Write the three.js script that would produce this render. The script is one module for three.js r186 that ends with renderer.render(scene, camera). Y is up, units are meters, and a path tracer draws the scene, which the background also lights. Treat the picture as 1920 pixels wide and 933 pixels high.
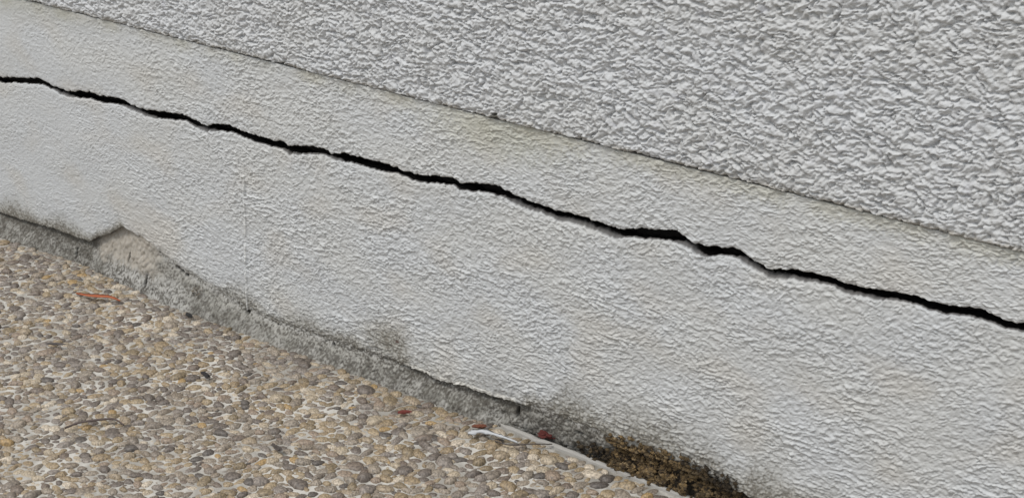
import * as THREE from 'three';
import { mergeGeometries } from 'three/addons/utils/BufferGeometryUtils.js';

// ---------------------------------------------------------------- camera, sky, sun, exposure
const scene = new THREE.Scene();
const camera = new THREE.PerspectiveCamera(20.344, 1024 / 497, 0.02, 200);   // hand-held about a metre from the wall, looking down and to the left
camera.position.set(0.53272, 0.63414, 0.77318);
camera.lookAt(0, 0.16413, 0);
camera.updateMatrixWorld(); camera.updateProjectionMatrix();

const renderer = new THREE.WebGLRenderer({ antialias: true });
renderer.setSize(1024, 497);
renderer.toneMapping = THREE.LinearToneMapping;
renderer.toneMappingExposure = 1.36;
renderer.shadowMap.enabled = true;

{ // overcast sky: brighter overhead, soft cloud banks
  const w = 128, h = 64, d = new Float32Array(w * h * 4);
  for (let j = 0; j < h; j++) for (let i = 0; i < w; i++) {
    const el = (j + 0.5) / h * Math.PI - Math.PI / 2, az = i / w * Math.PI * 2;
    const s = Math.max(0, Math.sin(el));
    const c = 1 + 0.06 * Math.sin(az * 3 + 2 * Math.sin(el * 5)) + 0.05 * Math.sin(az * 5 + el * 9);
    const v = (0.30 + 0.95 * s) * c, k = (j * w + i) * 4;
    d[k] = v * 0.97; d[k + 1] = v; d[k + 2] = v * 1.04; d[k + 3] = 1;
  }
  const sky = new THREE.DataTexture(d, w, h, THREE.RGBAFormat, THREE.FloatType);
  sky.mapping = THREE.EquirectangularReflectionMapping; sky.magFilter = THREE.LinearFilter; sky.minFilter = THREE.LinearFilter;
  sky.needsUpdate = true; scene.background = sky; scene.environment = sky;
}
const sun = new THREE.DirectionalLight(0xfffaf3, 1.45);
sun.position.set(-1.3, 4.4, 2.0); sun.target.position.set(0, 0.15, 0);
sun.castShadow = true; sun.shadow.radius = 30; sun.shadow.mapSize.set(2048, 2048);
Object.assign(sun.shadow.camera, { left: -1.5, right: 1.5, top: 1.5, bottom: -1.5, near: 0.5, far: 10 });
scene.add(sun, sun.target);

// ---------------------------------------------------------------- helpers
function rng(seed) { let s = seed >>> 0; return () => { s = (s + 0x6D2B79F5) | 0; let t = Math.imul(s ^ (s >>> 15), 1 | s); t = (t + Math.imul(t ^ (t >>> 7), 61 | t)) ^ t; return ((t ^ (t >>> 14)) >>> 0) / 4294967296; }; }
const R = rng(20417);
const PERM = new Uint8Array(1024), GX = new Float32Array(256), GY = new Float32Array(256);
{ const r = rng(7), p = [...Array(256).keys()];
  for (let i = 255; i > 0; i--) { const j = Math.floor(r() * (i + 1)); [p[i], p[j]] = [p[j], p[i]]; }
  for (let i = 0; i < 1024; i++) PERM[i] = p[i & 255];
  for (let i = 0; i < 256; i++) { const a = r() * Math.PI * 2; GX[i] = Math.cos(a); GY[i] = Math.sin(a); } }
function n2(x, y) { // gradient noise, about -0.75 .. 0.75
  const xi = Math.floor(x), yi = Math.floor(y), fx = x - xi, fy = y - yi, X = xi & 255, Y = yi & 255;
  const u = fx * fx * fx * (fx * (fx * 6 - 15) + 10), v = fy * fy * fy * (fy * (fy * 6 - 15) + 10);
  const a = PERM[X] + Y, b = PERM[X + 1] + Y, g = PERM[a], h = PERM[b], k = PERM[a + 1], l = PERM[b + 1];
  const p = GX[g] * fx + GY[g] * fy, q = GX[h] * (fx - 1) + GY[h] * fy, r = GX[k] * fx + GY[k] * (fy - 1), s = GX[l] * (fx - 1) + GY[l] * (fy - 1);
  const m = p + u * (q - p), o = r + u * (s - r);
  return m + v * (o - m);
}
const clamp = (v, a = 0, b = 1) => Math.min(b, Math.max(a, v));
const ss = (a, b, v) => { const t = clamp((v - a) / (b - a)); return t * t * (3 - 2 * t); };
const mix = (a, b, t) => a + (b - a) * t;
const mix3 = (c, d, t) => [mix(c[0], d[0], t), mix(c[1], d[1], t), mix(c[2], d[2], t)];
function curve(pts) { // [[x, v...]...] -> piecewise linear lookup of component k
  return (x, k = 1) => {
    if (x <= pts[0][0]) return pts[0][k];
    for (let i = 1; i < pts.length; i++) if (x <= pts[i][0]) { const p = pts[i - 1], q = pts[i]; return mix(p[k], q[k], (x - p[0]) / (q[0] - p[0])); }
    return pts[pts.length - 1][k];
  };
}
function tag(o, label, category, extra = {}) { o.userData = { label, category, kind: 'thing', ...extra }; return o; }
function mesh(name, geo, mat, parent) { const m = new THREE.Mesh(geo, mat); m.name = name; m.castShadow = m.receiveShadow = true; parent.add(m); return m; }
const std = (o) => new THREE.MeshStandardMaterial({ roughness: 0.95, metalness: 0, ...o });

// ---------------------------------------------------------------- the wall: curves of its edges (metres along x, height y)
const JOINT = 0.2660;                                          // the line between rough upper render and smoother plinth
const crackTab = curve([[-3, .150, 4.5], [-.75, .168, 4.5], [-.6058, .1783, 4.6], [-.5719, .1846, 4.6], [-.5433, .1893, 4.6], [-.5361, .1871, 3.2], [-.5249, .1856, 2.6], [-.5061, .1842, 3.4], [-.4942, .1872, 5.6],
  [-.4749, .1907, 6], [-.4642, .1893, 5], [-.4456, .1922, 6.4], [-.4312, .1927, 4.5], [-.4174, .1905, 2.8], [-.4037, .1888, 3.2], [-.3861, .1911, 5.3], [-.3653, .1936, 5.3], [-.3484, .1953, 4.6], [-.3356, .1927, 4.2],
  [-.3228, .1906, 1.8], [-.3124, .1954, 5.4], [-.2929, .1983, 4.9], [-.2775, .1959, 5], [-.2621, .1955, 5.3], [-.2437, .1959, 5.3], [-.2315, .1973, 6], [-.2258, .1948, 5.6], [-.2046, .2002, 6.8], [-.187, .202, 4.4], [-.1787, .1988, 2.2],
  [-.167, .2025, 5.6], [-.1336, .204, 6.4], [-.1092, .2035, 4.4], [-.0907, .2022, 4.6], [-.0646, .2073, 5.8], [-.0544, .2081, 5], [-.0483, .2056, 4.7], [-.0392, .2083, 6], [-.017, .2126, 6.4], [-.0024, .2102, 4.8], [.0072, .2075, 4.6],
  [.0238, .207, 4.6], [.0378, .2056, 5.2], [.0562, .207, 5], [.0743, .2059, 5], [.092, .2053, 5], [.1092, .2108, 6.6], [.1384, .2168, 7.2], [.1436, .2138, 4.4], [.1492, .2112, 3.2], [.1594, .2108, 5.8], [.1694, .2133, 6.2],
  [.1852, .2157, 4.8], [.1913, .2131, 3.6], [.2015, .2092, 3.2], [.2075, .2069, 2.4], [.2225, .2114, 4.4], [.241, .2141, 5.2], [.254, .2137, 4.2], [.2597, .2122, 4.7], [.281, .2145, 5.2], [.288, .2154, 4.8], [.3086, .2179, 4.8],
  [.3173, .2168, 4.8], [.3273, .2177, 5.4], [.3484, .221, 4.6], [.3584, .2197, 4.6], [.3651, .2181, 4.4], [.3745, .2193, 4.6], [.5, .224, 4.5], [2.5, .29, 4]]);
const chipTab = curve([[-3, .6], [-.53, .2], [-.52, 2.4], [-.505, 2], [-.495, .2], [-.435, .2], [-.42, 2.6], [-.395, 2], [-.385, .3], [-.34, .3], [-.33, 3], [-.318, 2.6], [-.31, .2], [-.24, .1], [-.228, 1.4], [-.182, .4], [-.175, 2.2], [-.165, .2], [-.01, .2], [.0, 2.4], [.035, 2], [.045, 2.6], [.088, 3.4], [.096, .5], [.135, .2], [.145, 3.2], [.157, 2.6], [.162, .2], [.183, .2], [.189, 3.4], [.207, 3.4], [.225, 2.4], [.24, 1.4], [.255, .6], [.262, 2], [.287, 1.2], [.3, .4], [2.5, .4]]);   // where the lower lip of the crack has crumbled, mm
const fineEdge = (x, s) => 0.0016 * n2(x * 130, s) + 0.0010 * n2(x * 330, s + 9.3) + 0.0004 * n2(x * 720, s + 3);
const crackTop = (x) => crackTab(x, 1) + fineEdge(x, 3.1) + 0.0003;
const crackBot = (x) => crackTab(x, 1) - Math.max(0.0027, crackTab(x, 2) * 0.001 + 0.0004) + fineEdge(x, 8.7);
const lipTab = curve([[-3, .022], [-.6464, .0218], [-.6116, .0232], [-.5607, .0268], [-.5283, .0268], [-.5086, .0275], [-.4964, .0345], [-.4729, .0470], [-.4556, .0580], [-.4400, .0560], [-.4089, .0455], [-.3884, .0380], [-.3689, .0315],
  [-.3354, .0256], [-.2954, .0185], [-.2562, .0155], [-.2051, .0169], [-.1442, .0203], [-.1035, .0227], [-.0865, .0234], [-.0798, .021], [-.0532, .0238], [-.021, .0251], [.0129, .0284], [.0507, .0285], [.08, .0278],
  [.1039, .0258], [.1408, .0282], [.1767, .0259], [.2073, .0219], [.5, .02], [2.5, .02]]);
const lip = (x) => lipTab(x) + (recess(x) < .002 ? 2.2 : 1) * (0.0014 * n2(x * 90, 4.2) + 0.0012 * n2(x * 300, 1.7));
const recess = curve([[-3, .005], [-.515, .0055], [-.49, .006], [-.455, .0062], [-.44, .0035], [-.425, .0006], [-.395, .0004], [-.13, .0006], [-.106, .004], [-.03, .0055], [.008, .005], [.02, .0006], [.085, .0008], [.1, .006], [.2, .006], [.26, .003], [2.5, .003]]);
const toe = curve([[-3, .012], [-.65, .013], [-.53, .003], [-.44, .010], [-.39, .015], [-.35, .013], [-.245, .0115], [-.14, .008], [-.04, .007], [-.01, .001], [.02, -.005], [.2, -.006], [2.5, -.006]]);

// ---------------------------------------------------------------- relief of the renders (x, y in metres, result in metres)
const HA = new Float32Array(4096); { const r = rng(99); for (let i = 0; i < 4096; i++) HA[i] = r(); }
function grains(x, y, seed, aspect) { // the upper hull of many small tilted lumps, one per unit cell: rounded grains with sharp creases between them
  const xi = Math.floor(x), yi = Math.floor(y); let best = -1;
  for (let j = -1; j <= 1; j++) for (let i = -1; i <= 1; i++) {
    const h = (PERM[((xi + i) & 255)] + ((yi + j) & 255)), k = (PERM[h] * 16 + PERM[h + 1 & 1023] + seed * 37) & 4095;
    const dx = x - xi - i - HA[k], dy = y - yi - j - HA[(k + 1) & 4095], a = (HA[(k + 2) & 4095] - .5) * 2.6, c = Math.cos(a), s = Math.sin(a);
    const u = (c * dx + s * dy) / aspect, v = -s * dx + c * dy, q = .45 + .55 * HA[(k + 3) & 4095], g = HA[(k + 4) & 4095] * .75 + .25 - (u * u + v * v) / (q * q);
    if (g > best) best = g;
  }
  return best;
}
const groove = (x, y, w, k) => Math.max(0, 1 - Math.abs(n2(x, y)) * w) * k;
function upperH(X, Y) {
  const a = X * 1000, b = Y * 1000;
  const wx = a + 3.5 * n2(a / 19 + 2, b / 19) + 2.2 * n2(a / 7.5, b / 7) + 1.2 * n2(a / 3, b / 3), wy = b + 4 * n2(a / 18 + 60, b / 18 + 9) + 2.0 * n2(a / 8 + 40, b / 7 + 7) + 1.1 * n2(a / 2.8, b / 2.8 + 31);
  const m = ss(-0.25, 0.35, n2(a / 24 + 3, b / 19 + 80));
  const g1 = Math.max(-.3, grains(wx / 4.4, wy / 3.0, 1, 1.7)), g2 = Math.max(-.45, grains(wx / 2.1 + 70, wy / 1.7, 2, 1.4));
  const c1 = groove(wx / 9.5 + 17, wy / 4.4 + 55, 5.5, ss(-.12, .12, n2(a / 8 + 8, b / 6 + 90))), c2 = groove(wx / 5.2 + 170, wy / 4.0 + 5, 4.5, ss(-.05, .2, n2(a / 6 + 80, b / 5 + 30)));
  const c3 = groove(wx / 17 + 70, wy / 8 + 25, 11, ss(.0, .2, n2(a / 19 + 18, b / 12 + 190)));                              // longer drags of the float
  const r = Math.max(0, 1 - Math.abs(n2(wx / 6 + 33, wy / 3.8 + 77)) * 5) * ss(-.1, .2, n2(a / 9 + 5, b / 8));
  const pit = ss(.28, .42, n2(wx / 2.9 + 7, wy / 2.7 + 155)) * ss(-.2, .1, n2(a / 12 + 44, b / 12));
  const w1 = Math.tanh(3.4 * n2(wx / 5.6 + 400, wy / 3.9 + 31) + .6), w2 = Math.tanh(3 * n2(wx / 3.1 + 40, wy / 2.3 + 331) + .3);
  return 0.001 * (0.55 * w1 + mix(.4, .65, m) * w2 + .55 * g1 + mix(.55, .9, m) * g2 + .4 * r - 1.6 * c1 - 1.2 * c2 - 2.3 * c3 - 1.7 * pit + .3 * n2(a / 1.3, b / 1.1 + 9) + 1.2 * n2(a / 30, b / 15 + 5) + .7 * n2(wx / 12, wy / 8)) * mix(0.75, 1, ss(-0.5, -0.1, X));
}
const dripX = (Y) => -.2947 + .0909 * (Y - .0075) + .0007 * n2(Y * 130, 3);
function plinthH(X, Y) {
  const a = X * 1000, b = Y * 1000;
  const wx = a + 2.6 * n2(a / 12 + 20, b / 10) + 1.1 * n2(a / 3.4 + 60, b / 3.4), wy = b + 2.2 * n2(a / 13 + 140, b / 9 + 7) + 0.8 * n2(a / 3.2, b / 3.2 + 131);
  const m = ss(-0.2, 0.3, n2(a / 22 + 33, b / 17 + 180));
  const g1 = Math.max(-.1, grains(wx / 4.2 + 30, wy / 2.9, 5, 1.8)), g2 = Math.max(-.15, grains(wx / 2.0 + 9, wy / 1.6, 6, 1.5));
  const m2 = ss(-.2, .15, n2(a / 9 + 300, b / 7)), p = Math.max(0, 1 - Math.abs(n2(wx / 7 + 5, wy / 4.2 + 60)) * 6) * m2, p2 = Math.max(0, 1 - Math.abs(n2(wx / 4.4 + 45, wy / 3.2 + 160)) * 4.5) * ss(-.15, .15, n2(a / 6 + 30, b / 5 + 3));
  const c1 = groove(wx / 5.5 + 270, wy / 3.6 + 5, 5, ss(.0, .22, n2(a / 6 + 180, b / 5 + 130)));
  const long = Math.max(0, 1 - Math.abs(n2(wx / 24 + 70, wy / 6 + 12)) * 8) * ss(0.0, 0.25, n2(a / 60 + 4, b / 34 + 2)) * ss(0.2, 0.12, Y) * ss(-.36, -.26, X);
  const rough = mix(0.42, 1, ss(-0.56, -0.22, X)) * mix(.72, 1.12, ss(-.3, .3, n2(a / 50 + 7, b / 36 + 77)));
  let h = rough * (.28 * Math.tanh(3.2 * n2(wx / 4.6 + 400, wy / 3.1 + 31) - .2) + 0.3 * g1 * mix(.5, 1, m) + .5 * g2 + .7 * p + .5 * p2 - .55 * c1 + 0.95 * long + 0.35 * n2(wx / 6 + 9, wy / 4.2) + .22 * n2(a / 1.4, b / 1.2 + 44)) + 0.9 * n2(a / 55, b / 38 + 9) - 0.6;
  const upl = Y - lipTab(X); if (upl < .008 && recess(X) < .002) h -= 1.3 * ss(.007, .0, upl);
  const dd = Math.abs(X - dripX(Y)); if (dd < .003 && Y < .155) h += 1.5 * Math.exp(-dd * dd / 7e-7) * ss(-.35, .0, n2(b / 14, 61));
  return .001 * h;
}
const notches = [[.0036, .0165, .0013, .0042], [-.294, .017, .0022, .003], [-.381, .036, .0022, .0016], [-.376, .0335, .0018, .0018], [-.3705, .031, .0018, .0014], [-.421, .012, .0011, .005], [-.531, .008, .001, .005], [-.449, .027, .001, .004], [-.19, .016, .0016, .0016], [.062, .02, .003, .0013], [-.06, .0215, .003, .001], [-.02, .022, .0026, .0011]];
const notch = (X, Y) => { let v = 0; for (const [x, y, w, h] of notches) { const u = (X - x) / w, t = (Y - y) / h, q = u * u + t * t; if (q < 9) v = Math.max(v, Math.exp(-q * q * .6)); } return v; };
function footH(X, Y) { // rough mortar
  const a = X * 1000, b = Y * 1000;
  const wx = a + 1.6 * n2(a / 6, b / 7 + 300), wy = b + 1.5 * n2(a / 6 + 9, b / 7 + 30);
  return 0.001 * (1.15 * Math.max(-.5, grains(wx / 3.2 + 11, wy / 3.4, 8, 1.1)) + .4 * Math.max(-.5, grains(wx / 1.8, wy / 2.0, 9, 1)) + 1.8 * n2(a / 13, b / 11 + 8) - 1.0 - 5 * notch(X, Y));
}

// ---------------------------------------------------------------- colours (dirt, algae and damp keep their own outlines)
const dirtNoise = (a, b) => n2(a / 5 + 7, b / 4 + 90) + 0.7 * n2(a / 2.2 + 4, b / 3.2);
function speckle(a, b) { return n2(a / 2.6 + 5, b / 3.2) + 0.8 * n2(a / 1.5, b / 1.9 + 40) + 0.6 * n2(a / 9, b / 11); }
function plinthC(X, Y, h) {
  const a = X * 1000, b = Y * 1000;
  let c = mix3([.480, .486, .480], [.478, .491, .500], ss(-0.4, 0.4, n2(a / 70, b / 50) + .35 * ss(-.35, -.6, X)));
  c = mix3(c, [.45, .425, .38], 0.38 * ss(0.0, 0.5, n2(a / 45 + 12, b / 34 + 50)));                        // faint tan clouds
  c = mix3(c, [.38, .375, .295], 0.55 * ss(.058, .0, Math.hypot((X + .01) * .55, (Y - .256) * 1.8) + .014 * speckle(a, b)));       // green stain below the joint
  c = mix3(c, [.38, .37, .305], 0.6 * ss(.016, .002, JOINT - Y + .005 * speckle(a, b)) * mix(.25, 1, ss(-.2, .3, n2(a / 30 + 5, 3) + .3 * ss(-.05, .2, X))));
  c = mix3(c, [.36, .355, .29], 0.4 * ss(.03, .0, JOINT - Y) * ss(-.42, -.56, X));
  c = mix3(c, [.42, .375, .31], 0.4 * ss(.06, .01, Math.abs(X + .42)) * ss(.10, .06, Y));
  const up = Y - lipTab(X), clean = ss(-.112, -.1, X) * ss(.016, .006, X);
  const reach = (mix(.018, .044, ss(-.3, .3, n2(a / 40 + 60, 9))) + .007 * n2(a / 9 + 3, 60)) * mix(0.8, 1.25, ss(-.2, .1, X)) * mix(.45, 1, ss(-.37, -.31, X) + ss(-.50, -.53, X)) * (1 - .97 * ss(-.462, -.445, X) * ss(-.365, -.385, X));
  const spot = Math.max(ss(.034, .0, Math.hypot((X + .125) * .6, Y - .038)), ss(.05, .0, Math.hypot((X - .13) * .5, Y - .034)), .75 * ss(.036, .0, Math.hypot((X - .2) * .8, Y - .014))), f = Math.max(ss(reach, 0, up), .95 * spot);
  const d = ss(0.22, 0.5, speckle(a, b) + 0.62 * f - 0.2 - h * 110);
  c = mix3(c, [.27, .258, .222], 0.8 * Math.pow(f, 1.25) * (1 - .6 * clean)); if (recess(X) < .002) c = mix3(c, footC(X, Y), ss(.0055, .0, up + .004 * speckle(a, b)));
  c = mix3(c, [.115, .102, .08], (recess(X) < .002 && X < 0 ? .68 : .74) * d * Math.pow(f, 0.6) * (1 - .6 * clean));
  c = mix3(c, [.60, .59, .55], .9 * clean * ss(.0046, .0025, up + .0012 * n2(a / 5, b / 5)) * ss(-.25, .0, n2(a / 14, 8)));            // clean broken lip
  const bl = ss(.0022, .0006, Math.hypot((X + .1175) * .8, Y - .0435) + .0012 * n2(a / 1.7, b / 1.7)); c = mix3(c, [.085, .05, .04], bl);
  c = mix3(c, [.26, .215, .17], 0.75 * ss(.62, .85, n2(a / 6 + 300, b / 5) + .3 * n2(a / 2, b / 2)));    // odd brown fleck
  const dd = Math.abs(X - dripX(Y)); if (dd < .003 && Y < .155) c = mix3(c, [.70, .70, .68], .9 * Math.exp(-dd * dd / 7e-7) * ss(-.25, .1, n2(b / 14, 61)));
  return c;
}
function upperC(X, Y) {
  const a = X * 1000, b = Y * 1000;
  let c = mix3([.470, .476, .477], [.484, .494, .505], ss(-0.4, 0.4, n2(a / 60, b / 60 + 300)));
  c = mix3(c, [.40, .41, .46], 0.4 * ss(0.3, 0.65, n2(a / 14 + 70, b / 10)));
  c = mix3(c, [.26, .235, .19], 0.7 * ss(.0055, .0005, Y - JOINT + .002 * speckle(a, b)) * ss(-.3, .2, n2(a / 22 + 15, 31) + .5 * n2(a / 4, b / 3) + .2 * ss(-.05, .2, X)));
  c = mix3(c, [.09, .085, .07], ss(.0045, .001, Math.hypot((X + .0142) * .8, Y - .2685)));
  return c;
}
function footC(X, Y) {
  const a = X * 1000, b = Y * 1000, L = lipTab(X);
  let c = mix3([.165, .16, .142], [.25, .244, .225], ss(-.3, .3, n2(a / 12, b / 14 + 9)));
  const flush = ss(.0045, .001, recess(X)), left = ss(-.495, -.515, X); c = mix3(c, [.29, .283, .258], flush * ss(.3, 1.0, Y / L + .3 * speckle(a, b))); c = mix3(c, [.16, .155, .138], .6 * left);
  const run = ss(-.46, -.42, X) * ss(-.24, -.29, X);
  const s = mix(speckle(a * 1.1, b * 1.35), n2(a / 2.1 + 5, b / 5) + 0.7 * n2(a / 1.5, b / 1.8 + 40), .35 * run) + .25 * ss(.4, 1, Y / L) * ss(.001, .004, recess(X)) + .12 - .1 * ss(.5, 1, Y / L) * flush + .1 * left + .12 * ss(-.25, -.15, X) * flush;
  c = mix3(c, [.075, .068, .057], mix(.9, .82, flush) * ss(0.04, 0.34, s));
  c = mix3(c, [.36, .35, .325], 0.6 * ss(-.2, -.45, s)); c = mix3(c, [.36, .355, .34], .6 * ss(.004, 0, L - Y) * ss(.003, .0012, recess(X)) * ss(.3, -.1, s));
  const edge = .012 * n2(a / 9, b / 9 + 70) + .003 * n2(a / 3, b / 3);
  const sp = ss(-.505, -.488, X + edge * .4) * ss(-.392, -.425, X + edge) * ss(.013, .024, Y + edge);
  c = mix3(c, mix3([.345, .32, .28], [.29, .262, .222], ss(-.2, .3, n2(a / 5, b / 4) + .3 * n2(a / 1.6, b / 1.6))), sp);        // bare tan mortar where the render has chipped away
  c = mix3(c, [.40, .395, .375], ss(-.485, -.46, X + edge) * ss(-.35, -.38, X + edge) * ss(.026, .016, Y) * .75 * ss(.35, -.1, s));
  c = mix3(c, [.03, .022, .013], ss(.082, .112, X + edge * .9 + .006 * s) * ss(.25, .2, X) * .9);
  return mix3(c, [.02, .018, .015], notch(X, Y));
}

// ---------------------------------------------------------------- sheets of render
function axis(lo, d0, d1, hi, step) { // dense between d0 and d1, widening outside
  const v = [];
  let x = d0, s = step(d0); const l = [];
  while (x > lo) { s = Math.min(s * 1.22, 0.12); x -= s; l.push(x); }
  v.push(...l.reverse());
  for (x = d0; x < d1; x += step(x)) v.push(x);
  s = step(d1);
  while (x < hi) { v.push(x); s = Math.min(s * 1.22, 0.12); x += s; }
  v.push(x);
  return v;
}
const XS = axis(-2.6, -0.82, 0.45, 1.8, (x) => x < -0.35 ? 0.0009 : 0.00068);
function sheet(rows, height, colour) { // rows: (x) => list of [y, z offset, kind]; the same count for every x
  const nx = XS.length, ny = rows(0).length, P = new Float32Array(nx * ny * 3), C = new Float32Array(nx * ny * 3), U = new Float32Array(nx * ny * 2), I = new Uint32Array((nx - 1) * (ny - 1) * 6);
  let k = 0;
  for (let i = 0; i < nx; i++) {
    const x = XS[i], gap = Math.max(x - (XS[i - 1] ?? x), (XS[i + 1] ?? x) - x), r = rows(x), fade = clamp(0.0016 / gap);
    for (let j = 0; j < ny; j++, k++) {
      const [y, dz, dirtShade] = r[j];
      const dy = j > 0 && j < ny - 1 ? Math.abs(r[j + 1][0] - r[j - 1][0]) / 2 : 0;
      const hh = height(x, y) * fade * clamp(0.0018 / Math.max(dy, 1e-4));
      P[k * 3] = x; P[k * 3 + 1] = y; P[k * 3 + 2] = hh + dz;
      let c = colour(x, y, hh); if (dirtShade) c = mix3(c, [.035, .03, .028], dirtShade);  // grime on the edge returns; deep in the crack also shade painted in
      C.set(c, k * 3); U[k * 2] = x; U[k * 2 + 1] = y;
    }
  }
  k = 0;
  for (let i = 0; i < nx - 1; i++) for (let j = 0; j < ny - 1; j++) { const a = i * ny + j, b = a + ny; I[k++] = a; I[k++] = b; I[k++] = b + 1; I[k++] = a; I[k++] = b + 1; I[k++] = a + 1; }
  const g = new THREE.BufferGeometry();
  g.setAttribute('position', new THREE.BufferAttribute(P, 3)); g.setAttribute('color', new THREE.BufferAttribute(C, 3)); g.setAttribute('uv', new THREE.BufferAttribute(U, 2));
  g.setIndex(new THREE.BufferAttribute(I, 1)); g.computeVertexNormals();
  return g;
}
// a tiling fine-grain bump, 0.2 m across
function tileTexture(n, f) { const d = new Uint8Array(n * n * 4); for (let j = 0; j < n; j++) for (let i = 0; i < n; i++) { const c = f(i, j); d.set([c[0], c[1], c[2], 255], (j * n + i) * 4); } const t = new THREE.DataTexture(d, n, n); t.wrapS = t.wrapT = THREE.RepeatWrapping; t.magFilter = THREE.LinearFilter; t.minFilter = THREE.LinearMipmapLinearFilter; t.generateMipmaps = true; t.needsUpdate = true; return t; }
const grainTex = tileTexture(512, (i, j) => { const v = 128 + 70 * (n2(i / 4, j / 4) + 0.8 * n2(i / 2 + 70, j / 2) + 0.6 * n2(i / 8, j / 8)); return [v, v, v]; });
grainTex.repeat.set(5, 5);
const renderMat = std({ vertexColors: true, bumpMap: grainTex, bumpScale: 0.0003, roughness: 0.97 });

const wall = new THREE.Group(); wall.name = 'house_wall';
tag(wall, 'grey rendered house wall with a long black crack through its plinth', 'wall'); scene.add(wall);
const UY = axis(JOINT, JOINT, 0.44, 2.4, () => 0.00068);
const upEdge = (x) => JOINT + Math.max(.0001, 0.0006 + 0.0013 * n2(x * 22, 20.5) - .0009 * ss(.28, .36, x)) + 0.0008 * n2(x * 200, 2.5) + .0006 * n2(x * 520, 12.5);
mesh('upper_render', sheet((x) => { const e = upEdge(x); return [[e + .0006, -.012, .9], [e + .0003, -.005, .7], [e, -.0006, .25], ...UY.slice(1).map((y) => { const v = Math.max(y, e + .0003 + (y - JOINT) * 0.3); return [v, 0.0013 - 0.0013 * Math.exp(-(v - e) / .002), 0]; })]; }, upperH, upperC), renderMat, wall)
  .userData = { label: 'coarse rough-cast grey render above the joint line' };
const NB = 110;
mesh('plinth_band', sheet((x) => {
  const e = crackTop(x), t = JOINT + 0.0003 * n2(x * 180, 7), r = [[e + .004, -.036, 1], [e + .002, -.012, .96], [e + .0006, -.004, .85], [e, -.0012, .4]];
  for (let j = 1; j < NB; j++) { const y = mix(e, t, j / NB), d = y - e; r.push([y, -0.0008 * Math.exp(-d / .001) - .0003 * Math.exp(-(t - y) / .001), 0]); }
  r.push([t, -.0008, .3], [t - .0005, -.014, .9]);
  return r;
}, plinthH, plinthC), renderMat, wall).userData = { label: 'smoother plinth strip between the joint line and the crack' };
const NL = 275;
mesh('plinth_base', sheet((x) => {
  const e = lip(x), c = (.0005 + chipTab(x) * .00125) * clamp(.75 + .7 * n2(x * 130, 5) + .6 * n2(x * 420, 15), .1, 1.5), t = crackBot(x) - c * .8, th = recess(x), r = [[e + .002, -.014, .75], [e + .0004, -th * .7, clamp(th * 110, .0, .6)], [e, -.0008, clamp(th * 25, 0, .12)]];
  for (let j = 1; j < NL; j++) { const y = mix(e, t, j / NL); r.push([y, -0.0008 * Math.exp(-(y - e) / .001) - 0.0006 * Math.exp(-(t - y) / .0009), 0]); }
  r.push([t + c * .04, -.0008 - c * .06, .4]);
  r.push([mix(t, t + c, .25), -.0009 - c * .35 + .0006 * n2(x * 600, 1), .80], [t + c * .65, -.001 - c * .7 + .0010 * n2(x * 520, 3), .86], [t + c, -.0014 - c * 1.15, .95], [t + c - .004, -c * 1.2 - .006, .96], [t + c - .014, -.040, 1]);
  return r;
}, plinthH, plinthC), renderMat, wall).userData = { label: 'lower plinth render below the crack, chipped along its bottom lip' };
mesh('footing', sheet((x) => {
  const r = [], e = lipTab(x) + .008, th = recess(x), tz = toe(x), N = 48;
  for (let j = 0; j <= N; j++) { const y = mix(-.012, e, j / N), s = clamp(1 - Math.max(y, 0) / lipTab(x)); r.push([y, -th + (tz + th) * Math.pow(s, tz > 0 ? 1.25 : 1) + .0022 * n2(x * 110, y * 60) * s, 0]); }
  return r;
}, footH, footC), renderMat, wall).userData = { label: 'dark stained rough mortar foot below the plinth lip' };
{ const g = new THREE.BoxGeometry(4.4, 2.38, .22); const m = mesh('wall_core', g, std({ color: new THREE.Color().setRGB(.05, .045, .04) }), wall); m.position.set(-.4, 1.18, -.146); }  // near-black colour stands in for shade at the back of the crack

// ---------------------------------------------------------------- exposed-aggregate paving
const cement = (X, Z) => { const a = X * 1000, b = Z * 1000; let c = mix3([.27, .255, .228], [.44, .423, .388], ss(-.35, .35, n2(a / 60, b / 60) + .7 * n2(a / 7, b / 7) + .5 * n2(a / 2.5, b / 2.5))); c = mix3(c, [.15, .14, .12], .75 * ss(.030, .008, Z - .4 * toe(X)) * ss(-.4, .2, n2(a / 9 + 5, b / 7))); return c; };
const PX0 = -1.7, PX1 = 1.0, PZ0 = -0.002, PZ1 = 1.0;
function groundSheet() {
  const nx = 680, nz = 250, P = [], C = [], U = [], I = [];
  for (let i = 0; i <= nx; i++) for (let j = 0; j <= nz; j++) {
    const x = mix(PX0, PX1, i / nx), z = mix(PZ0, PZ1, j / nz), a = x * 1000, b = z * 1000;
    P.push(x, 0.0008 * n2(a / 14, b / 14) + .0006 * n2(a / 6, b / 6), z); C.push(...cement(x, z)); U.push(x, z);
  }
  for (let i = 0; i < nx; i++) for (let j = 0; j < nz; j++) { const p = i * (nz + 1) + j, q = p + nz + 1; I.push(p, p + 1, q + 1, p, q + 1, q); }
  const g = new THREE.BufferGeometry();
  g.setAttribute('position', new THREE.Float32BufferAttribute(P, 3)); g.setAttribute('color', new THREE.Float32BufferAttribute(C, 3)); g.setAttribute('uv', new THREE.Float32BufferAttribute(U, 2)); g.setIndex(I); g.computeVertexNormals();
  return g;
}
const cementMat = std({ vertexColors: true, bumpMap: grainTex, bumpScale: 0.0005 });
const paving = mesh('paving', groundSheet(), cementMat, scene); paving.userData = { kind: 'structure' };

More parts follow.
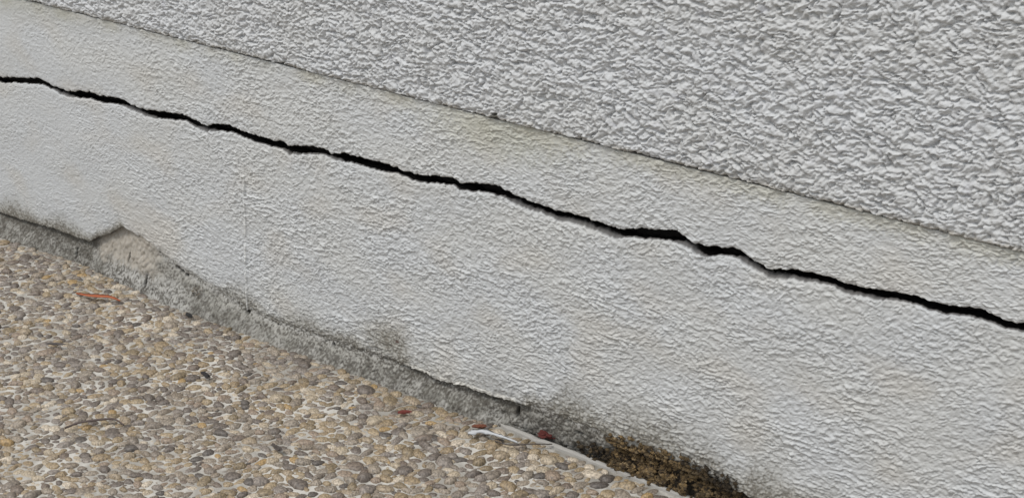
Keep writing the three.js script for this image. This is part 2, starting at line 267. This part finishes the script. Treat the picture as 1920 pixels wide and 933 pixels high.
const pebbleGeos = [];
for (let k = 0; k < 14; k++) { // half-buried pebble, unit half-length, 45 to 50 triangles
  const r = rng(900 + k), seg = 9, rings = [[1, -.5], [1.0, .08], [.8, .62], [.42, .93]], P = [], I = [];
  const ph = r() * 6, am = .06 + .12 * r(), am2 = .05 + .09 * r(), flat = .8 + .3 * r(), tx = (r() - .5) * .3, tz = (r() - .5) * .3;
  const asp = .55 + .32 * r();
  for (const [q, y] of rings) for (let s = 0; s < seg; s++) { const t = s / seg * Math.PI * 2, w = q * (1 + am * Math.sin(2 * t + ph) + am2 * Math.sin(3 * t + ph * 2) + .16 * (r() - .5)); const px = Math.cos(t) * w, pz = Math.sin(t) * w * asp; P.push(px, y * flat + (y > 0 ? px * tx + pz * tz : 0), pz); }
  P.push(0, flat * 1.0, 0);
  for (let q = 0; q < 3; q++) for (let s = 0; s < seg; s++) { const a = q * seg + s, b = q * seg + (s + 1) % seg; I.push(a, a + seg, b, b, a + seg, b + seg); }
  for (let s = 0; s < seg; s++) I.push(3 * seg + s, 4 * seg, 3 * seg + (s + 1) % seg);
  const g = new THREE.BufferGeometry(); g.setAttribute('position', new THREE.Float32BufferAttribute(P, 3));
  const uv = []; for (let i = 0; i < P.length; i += 3) uv.push(P[i] * .006 + k * .013, P[i + 2] * .006); g.setAttribute('uv', new THREE.Float32BufferAttribute(uv, 2));
  g.setIndex(I); g.computeVertexNormals(); pebbleGeos.push(g);
}
const palette = [[.205, .17, .12], [.235, .20, .145], [.17, .153, .134], [.155, .142, .131], [.19, .177, .161], [.105, .095, .091], [.225, .197, .157], [.125, .108, .098], [.28, .255, .212], [.075, .07, .069], [.195, .165, .142], [.215, .198, .178], [.165, .14, .10], [.26, .195, .105], [.165, .155, .152], [.36, .34, .305]];
const weights = [6, 7, 9, 10, 10, 10, 8, 10, 9, 4, 7, 10, 7, 2, 10, 7];
const wsum = weights.reduce((a, b) => a + b);
const pebbleGrain = tileTexture(256, (i, j) => { const v = 212 + 95 * (n2(i / 7, j / 7) + .7 * n2(i / 3 + 9, j / 3)); return [clamp(v, 0, 255), clamp(v * .985, 0, 255), clamp(v * .96, 0, 255)]; });
pebbleGrain.colorSpace = THREE.SRGBColorSpace; pebbleGrain.repeat.set(20, 20);
const pebbleMats = palette.map((c) => std({ color: new THREE.Color().setRGB(c[0] * 1.58, c[1] * 1.48, c[2] * 1.36), map: pebbleGrain, roughness: 0.55, bumpMap: grainTex, bumpScale: .0003 }));
const pickTone = (r, x, z) => { let t = r() * wsum; const warm = n2(x * 14 + 3, z * 18 + 8); if (warm > .1 && r() < .32) return [0, 1, 6, 12, 8][Math.floor(r() * 5)]; if (warm < -.12 && r() < .45) return [3, 4, 5, 14, 11][Math.floor(r() * 5)]; for (let i = 0; i < weights.length; i++) { t -= weights[i]; if (t <= 0) return i; } return 0; };
const stripZ = (x) => 0.0004 + 0.0008 * n2(x * 30, 77);                            // line of the pale edge strip
const pavEdge = (x) => x < -0.012 ? toe(x) * 0.93 - .001 : stripZ(x) + .0035;
const pebbles = [];
{ const r = rng(31337), cell = 0.0105, grid = new Map(), key = (i, j) => i * 4096 + j;
  const fits = (x, z, rad) => { const ci = Math.floor((x + 4) / cell), cj = Math.floor((z + 1) / cell);
    for (let i = ci - 2; i <= ci + 2; i++) for (let j = cj - 2; j <= cj + 2; j++) { const b = grid.get(key(i, j)); if (b) for (const q of b) if (Math.hypot(q.x - x, q.z - z) < (q.r + rad) * 0.77) return false; } return true; };
  for (const [rad, spread, tries] of [[.0056, .0009, 9000], [.0044, .0008, 70000], [.0036, .0006, 180000], [.0028, .0005, 300000], [.0019, .0004, 400000]])
    for (let t = 0; t < tries; t++) {
      const x = mix(PX0, PX1, r()), z = mix(0, PZ1, r()), q = (rad + (r() - .5) * 2 * spread) * mix(.94, 1.16, ss(-.3, .1, x));
      if (z < pavEdge(x) + q * .8 || !fits(x, z, q)) continue;
      const p = { x, z, r: q }; pebbles.push(p); const k = key(Math.floor((x + 4) / cell), Math.floor((z + 1) / cell)); if (grid.has(k)) grid.get(k).push(p); else grid.set(k, [p]);
    }
}
{ const r = rng(555), v = new THREE.Vector3();
  for (const p of pebbles) {
    v.set(p.x, 0, p.z).project(camera); const inside = Math.abs(v.x) < 1.0 && Math.abs(v.y) < 1.0;
    p.score = inside ? p.r / Math.hypot(p.x - camera.position.x, p.z - camera.position.z, camera.position.y) : 0;
    p.shape = Math.floor(r() * pebbleGeos.length); p.tone = pickTone(r, p.x, p.z); p.turn = .6 + (r() - .5) * 1.7 + (r() < .5 ? Math.PI : 0); p.h = p.r * mix(.36, .74, r()); p.sink = -.0011 * r(); p.tx = (r() - .5) * .3; p.tz = (r() - .5) * .3; p.s = p.r * mix(1.12, 1.36, r());
  }
  pebbles.sort((a, b) => b.score - a.score);
  const o = new THREE.Object3D();
  const set = (p) => { o.position.set(p.x, .0002 + p.sink, p.z); o.rotation.set(p.tx, p.turn, p.tz); o.scale.set(p.s, p.h, p.s); o.updateMatrix(); };
  pebbles.slice(0, 300).forEach((p, i) => { const m = mesh(i ? 'pebble_' + String(i).padStart(3, '0') : 'pebble', pebbleGeos[p.shape], pebbleMats[p.tone], paving); set(p); m.position.copy(o.position); m.rotation.copy(o.rotation); m.scale.copy(o.scale); });
  const rest = pebbles.slice(300), im = std({ color: 0xffffff, map: pebbleGrain, roughness: .55, bumpMap: grainTex, bumpScale: .0003 });
  for (let k = 0; k < pebbleGeos.length; k++) {
    const list = rest.filter((p) => p.shape === k), inst = new THREE.InstancedMesh(pebbleGeos[k], im, list.length);
    list.forEach((p, i) => { set(p); inst.setMatrixAt(i, o.matrix); const c = palette[p.tone]; inst.setColorAt(i, new THREE.Color().setRGB(c[0] * 1.58, c[1] * 1.48, c[2] * 1.36)); });
    inst.name = 'pebble_bed' + (k ? '_' + String(k).padStart(3, '0') : ''); inst.castShadow = inst.receiveShadow = true; inst.userData = { kind: 'stuff' }; paving.add(inst);
  }
}
{ // paving beyond the near part, stones told by the material only
  const N = 512, r = rng(88), S = [];
  for (let i = 0; i < 1500; i++) S.push([r() * N, r() * N, 4 + r() * 5, palette[pickTone(r, i, i)]]);
  const col = new Uint8Array(N * N * 4); for (let i = 0; i < N * N; i++) col.set([168, 163, 153, 255], i * 4);
  for (const [x, y, q, c] of S) for (let j = -10; j <= 10; j++) for (let i = -10; i <= 10; i++) if (i * i + j * j * 1.6 < q * q) { const k = (((Math.floor(y) + j + N) % N) * N + (Math.floor(x) + i + N) % N) * 4; for (let e = 0; e < 3; e++) col[k + e] = 255 * Math.pow(Math.min(1, c[e] * 1.5), 1 / 2.2); }
  const t = new THREE.DataTexture(col, N, N); t.wrapS = t.wrapT = THREE.RepeatWrapping; t.magFilter = THREE.LinearFilter; t.minFilter = THREE.LinearMipmapLinearFilter; t.generateMipmaps = true; t.colorSpace = THREE.SRGBColorSpace; t.repeat.set(2, 2); t.needsUpdate = true;
  const g = new THREE.PlaneGeometry(120, 120); g.rotateX(-Math.PI / 2); const u = g.attributes.uv; for (let i = 0; i < u.count; i++) u.setXY(i, u.getX(i) * 120, u.getY(i) * 120);
  const m = mesh('ground', g, std({ map: t, roughness: .9 }), scene); m.position.y = -.006; m.userData = { kind: 'structure' };
}
{ // the pale strip at the edge of the paving, starts where the mortar foot ends
  const n = 420, P = [], I = [], x0 = -.014, x1 = 1.0;
  for (let i = 0; i <= n; i++) { const x = mix(x0, x1, i / n), z = stripZ(x), w = .0021 * ss(x0, x0 + .012, x) * (1 + .5 * n2(x * 70, 3) + .4 * n2(x * 190, 8)) + .0004, h = .0026 + .0006 * n2(x * 90, 5) - .002 * ss(.1, .5, n2(x * 60, 41));
    for (const [dz, y] of [[-1.1, -.008], [-1, h * .8], [-.4, h], [.5, h], [1, h * .7], [1.15, -.004]]) P.push(x, y + .0006 * n2(x * 400, dz * 3), z + dz * w + .0003 * n2(x * 300, dz * 5 + 2)); }
  for (let i = 0; i < n; i++) for (let j = 0; j < 5; j++) { const a = i * 6 + j, b = a + 6; I.push(a, a + 1, b + 1, a, b + 1, b); }
  const g = new THREE.BufferGeometry(); g.setAttribute('position', new THREE.Float32BufferAttribute(P, 3)); g.setIndex(I); g.computeVertexNormals();
  tag(mesh('edge_strip', g, std({ color: new THREE.Color().setRGB(.30, .29, .27), roughness: 1 }), scene), 'thin pale strip edging the pebble paving along the wall foot', 'edging strip');
}

// ---------------------------------------------------------------- small things lying about
function ribbon(pts, width, thick, r, curl = 0) { // a bent, tapering blade along pts
  const c = new THREE.CatmullRomCurve3(pts.map((p) => new THREE.Vector3(...p))), n = 26, P = [], I = [];
  for (let i = 0; i <= n; i++) { const t = i / n, p = c.getPoint(t), d = c.getTangent(t), s = new THREE.Vector3(-d.z, 0, d.x).normalize(), w = width(t) * (1 + .25 * (r() - .5));
    for (const [u, y] of [[-1, curl], [0, thick], [1, curl * .6], [0, -thick]]) P.push(p.x + s.x * u * w, p.y + y * (1 + .4 * (r() - .5)), p.z + s.z * u * w); }
  for (let i = 0; i < n; i++) for (let j = 0; j < 4; j++) { const a = i * 4 + j, b = i * 4 + (j + 1) % 4; I.push(a, b, b + 4, a, b + 4, a + 4); }
  const g = new THREE.BufferGeometry(); g.setAttribute('position', new THREE.Float32BufferAttribute(P, 3)); g.setIndex(I); g.computeVertexNormals(); return g;
}
function chip(rx, ry, rz, seed, rough = .35) { // a small irregular lump
  const g = new THREE.IcosahedronGeometry(1, 3), p = g.attributes.position;
  for (let i = 0; i < p.count; i++) { const x = p.getX(i), y = p.getY(i), z = p.getZ(i), q = 1 + rough * (n2(x * 1.4 + seed, z * 1.4 + y) + .6 * n2(x * 3 + seed, y * 3 - z * 2)) * 1.6; p.setXYZ(i, x * q * rx, y * q * ry, z * q * rz); }
  g.computeVertexNormals(); return g;
}
const rgb = (r, g, b) => new THREE.Color().setRGB(r, g, b);
const rr = rng(4242);
tag(mesh('dry_leaf', ribbon([[-.468, .0052, .0525], [-.4544, .0062, .0503], [-.4452, .0058, .0452], [-.4353, .0064, .0409], [-.4225, .0052, .0387]], (t) => .0026 * Math.sin(Math.PI * clamp(t * .9 + .06)), .0008, rr, .0012), std({ color: rgb(.33, .09, .035), roughness: .8 }), scene), 'narrow curled orange dry leaf lying on the pebbles', 'leaf');
tag(mesh('bent_twig', ribbon([[-.2946, .0052, .2084], [-.2895, .0062, .1975], [-.2783, .0066, .1851], [-.27, .0064, .1784], [-.2588, .005, .1781]], (t) => .0012 * (.5 + .5 * Math.sin(Math.PI * clamp(t + .1))), .0011, rr, 0), std({ color: rgb(.085, .065, .058) }), scene), 'thin dark bent twig on the pebble paving, far from the wall', 'twig');
tag(mesh('thin_stem', ribbon([[.002, .0052, .0265], [.0147, .0058, .0251], [.0296, .0056, .0131], [.0412, .0045, .0035]], () => .0006, .0006, rr, 0), std({ color: rgb(.06, .05, .045) }), scene), 'hair-thin dark stem reaching from white flake to edge strip', 'stem');
{ const g = ribbon([[-.0215, .0055, .0311], [-.0134, .0066, .0235], [-.0016, .0062, .0205], [.008, .006, .0195], [.0179, .0052, .0185]], (t) => .0031 * Math.pow(1 - t, 1.5) * ss(0, .12, t) * (1 + .5 * Math.sin(t * 23)) + .0008, .0012, rr, .0009);
  tag(mesh('paint_flake', g, std({ color: rgb(.42, .43, .44), roughness: 1, bumpMap: grainTex, bumpScale: .0005 }), scene), 'small torn white flake on the pebbles near the strip', 'paint flake'); }
const bit = (name, label, category, [x, y, z], geo, col, turn) => { const m = tag(mesh(name, geo, std({ color: rgb(...col) }), scene), label, category); m.position.set(x, y, z); m.rotation.y = turn; return m; };
bit('red_petal', 'dark red petal scrap caught behind the pale edge strip', 'petal', [.0305, .005, -.0035], chip(.0062, .0026, .0026, 3, .75), [.075, .014, .011], .35);
bit('red_scrap', 'dark reddish brown leaf scrap on pebbles left of white flake', 'leaf scrap', [-.0835, .0052, .0345], chip(.0052, .0012, .002, 11), [.12, .025, .018], .7);
bit('brown_scrap', 'reddish brown scrap just behind the white flake', 'leaf scrap', [-.0215, .0048, .0165], chip(.0058, .0014, .0018, 19), [.13, .045, .025], .6);
bit('black_debris', 'black torn leaf bit on pebbles between orange leaf and red scrap', 'debris', [-.259, .0055, .0868], chip(.0052, .0012, .0018, 23, .7), [.02, .018, .018], -.1);
bit('black_crumb', 'black flat crumb against the stained mortar foot', 'debris', [-.349, .005, .0205], chip(.0050, .0014, .0018, 29, .6), [.015, .015, .015], -.2);
bit('dark_leaf_bit', 'dark leaf bit on the paving right of the bent twig', 'debris', [-.1345, .0055, .1315], chip(.0062, .0011, .0017, 37, .7), [.06, .05, .044], -.15);
bit('bark_sliver', 'thin dark bark sliver on the left paving below the orange leaf', 'bark', [-.408, .0055, .1255], chip(.0085, .0010, .0013, 41, .5), [.085, .075, .07], .5);

// ---------------------------------------------------------------- moss at the wall foot
function mossGeo(spots, seed, len) { // many short curled blades, on a lumpy bed
  const r = rng(seed), P = [], C = [], I = [];
  for (const [x, y, z, dark] of spots) {
    const a = (r() - .5) * 3, l = len * (.5 + r()), w = len * (.11 + .07 * r()), lean = .2 + r() * .9, base = P.length / 3, cu = (r() - .5) * 1.2;
    const q = mix(.75, .15, dark) * (.5 + .8 * r()), c = r() < .35 ? [.36 * q, .24 * q, .11 * q] : r() < .5 ? [.24 * q, .155 * q, .07 * q] : [.13 * q, .085 * q, .045 * q];
    for (let k = 0; k <= 3; k++) { const t = k / 3, s = l * t, dx = Math.sin(a + cu * t) * s * .7, dy = Math.cos(a + cu * t) * s * .8, dz = lean * s * (1 - .35 * t), ww = w * (1.05 - t);
      P.push(x + dx - ww, y + dy, z + dz, x + dx + ww, y + dy, z + dz + ww * .6); C.push(...c, ...c); }
    for (let k = 0; k < 3; k++) { const b = base + k * 2; I.push(b, b + 1, b + 3, b, b + 3, b + 2); }
  }
  const g = new THREE.BufferGeometry(); g.setAttribute('position', new THREE.Float32BufferAttribute(P, 3)); g.setAttribute('color', new THREE.Float32BufferAttribute(C, 3)); g.setIndex(I); g.computeVertexNormals(); return g;
}
function mossBody(spots) { // clumps of small cushions with shoots between them
  const r = rng(79), list = [], g0 = mossGeo(spots, 67, .0042), unit = new THREE.IcosahedronGeometry(1, 1);
  for (const [x, y, z, dark] of spots) {
    if (r() > .55) continue;
    const g = unit.clone(), p = g.attributes.position, q = .0006 + .0009 * r(), t = r() * 9, k = mix(.62, .12, dark) * (.4 + .9 * r()), col = new Float32Array(p.count * 3), c = r() < .55 ? [.25 * k, .168 * k, .075 * k] : r() < .5 ? [.33 * k, .24 * k, .13 * k] : [.09 * k, .062 * k, .034 * k];
    for (let i = 0; i < p.count; i++) { const a = p.getX(i), b = p.getY(i), d = p.getZ(i), w = q * (1 + .8 * n2(a * 2 + t, b * 2 + d)); p.setXYZ(i, x + a * w * 1.25, y + b * w, z + .001 + d * w); col.set(c, i * 3); }
    g.deleteAttribute('uv'); g.setAttribute('color', new THREE.BufferAttribute(col, 3)); g.computeVertexNormals(); list.push(g);
  }
  list.push(g0.toNonIndexed());
  return mergeGeometries(list);
}
const mossMat = std({ vertexColors: true, roughness: 1, side: THREE.DoubleSide });
{ const r = rng(66), spots = [], top = curve([[.09, .012], [.096, .025], [.118, .025], [.145, .031], [.165, .030], [.18, .026], [.198, .019], [.21, .008]]);
  while (spots.length < 2600) { const x = .09 + r() * .12, t = top(x) * (1 + .45 * n2(x * 120, 9)) * ss(.0895, .0935, x + .003 * n2(r() * 3, 5)), y = .001 + Math.pow(r(), .85) * (t * 1.18 - .001); if (r() < ss(-.18, .12, n2(x * 170, y * 210) + .3 * n2(x * 60, y * 90)) * (y > t * .9 ? .35 : 1)) spots.push([x, y, -.0065 + .0065 * ss(t, 0, y) + .0045 * n2(x * 150, y * 190), clamp(ss(.135, .225, x) * .8 + .45 * ss(.012, 0, y))]); }
  for (let i = 0; i < 1500; i++) { const x = .09 + r() * .11, t = lipTab(x), u = Math.pow(r(), 2.2); if (n2(x * 170, u * 4) + .4 * n2(x * 420, u * 9) > -.05 + .25 * u) spots.push([x, t + .011 * u - .001, .0002 + .0006 * r(), clamp(ss(.13, .2, x) + .2)]); }                     // sparse shoots on the lip above
  for (let i = 0; i < 700; i++) { const x = .06 + r() * .05; if (n2(x * 200, i * .01) > .25 - 8 * (x - .06)) spots.push([x, .001 + r() * .014, -.004 + .003 * r(), .75 + .25 * r()]); }
  tag(mesh('moss_patch', mossBody(spots), mossMat, scene), 'long brown moss patch at the wall foot beside the edge strip', 'moss'); }
{ const r = rng(71), spots = []; for (let i = 0; i < 160; i++) { const a = r() * 6.28, q = Math.sqrt(r()); spots.push([-.3535 + .007 * q * Math.cos(a) + .003 * q * Math.sin(a), .0195 + .0075 * q * Math.sin(a), .0035, r() * .4]); }
  tag(mesh('moss_tuft', mossGeo(spots, 72, .0028), mossMat, scene), 'tiny brown moss tuft on the stained mortar near the chipped patch', 'moss'); }

renderer.render(scene, camera);
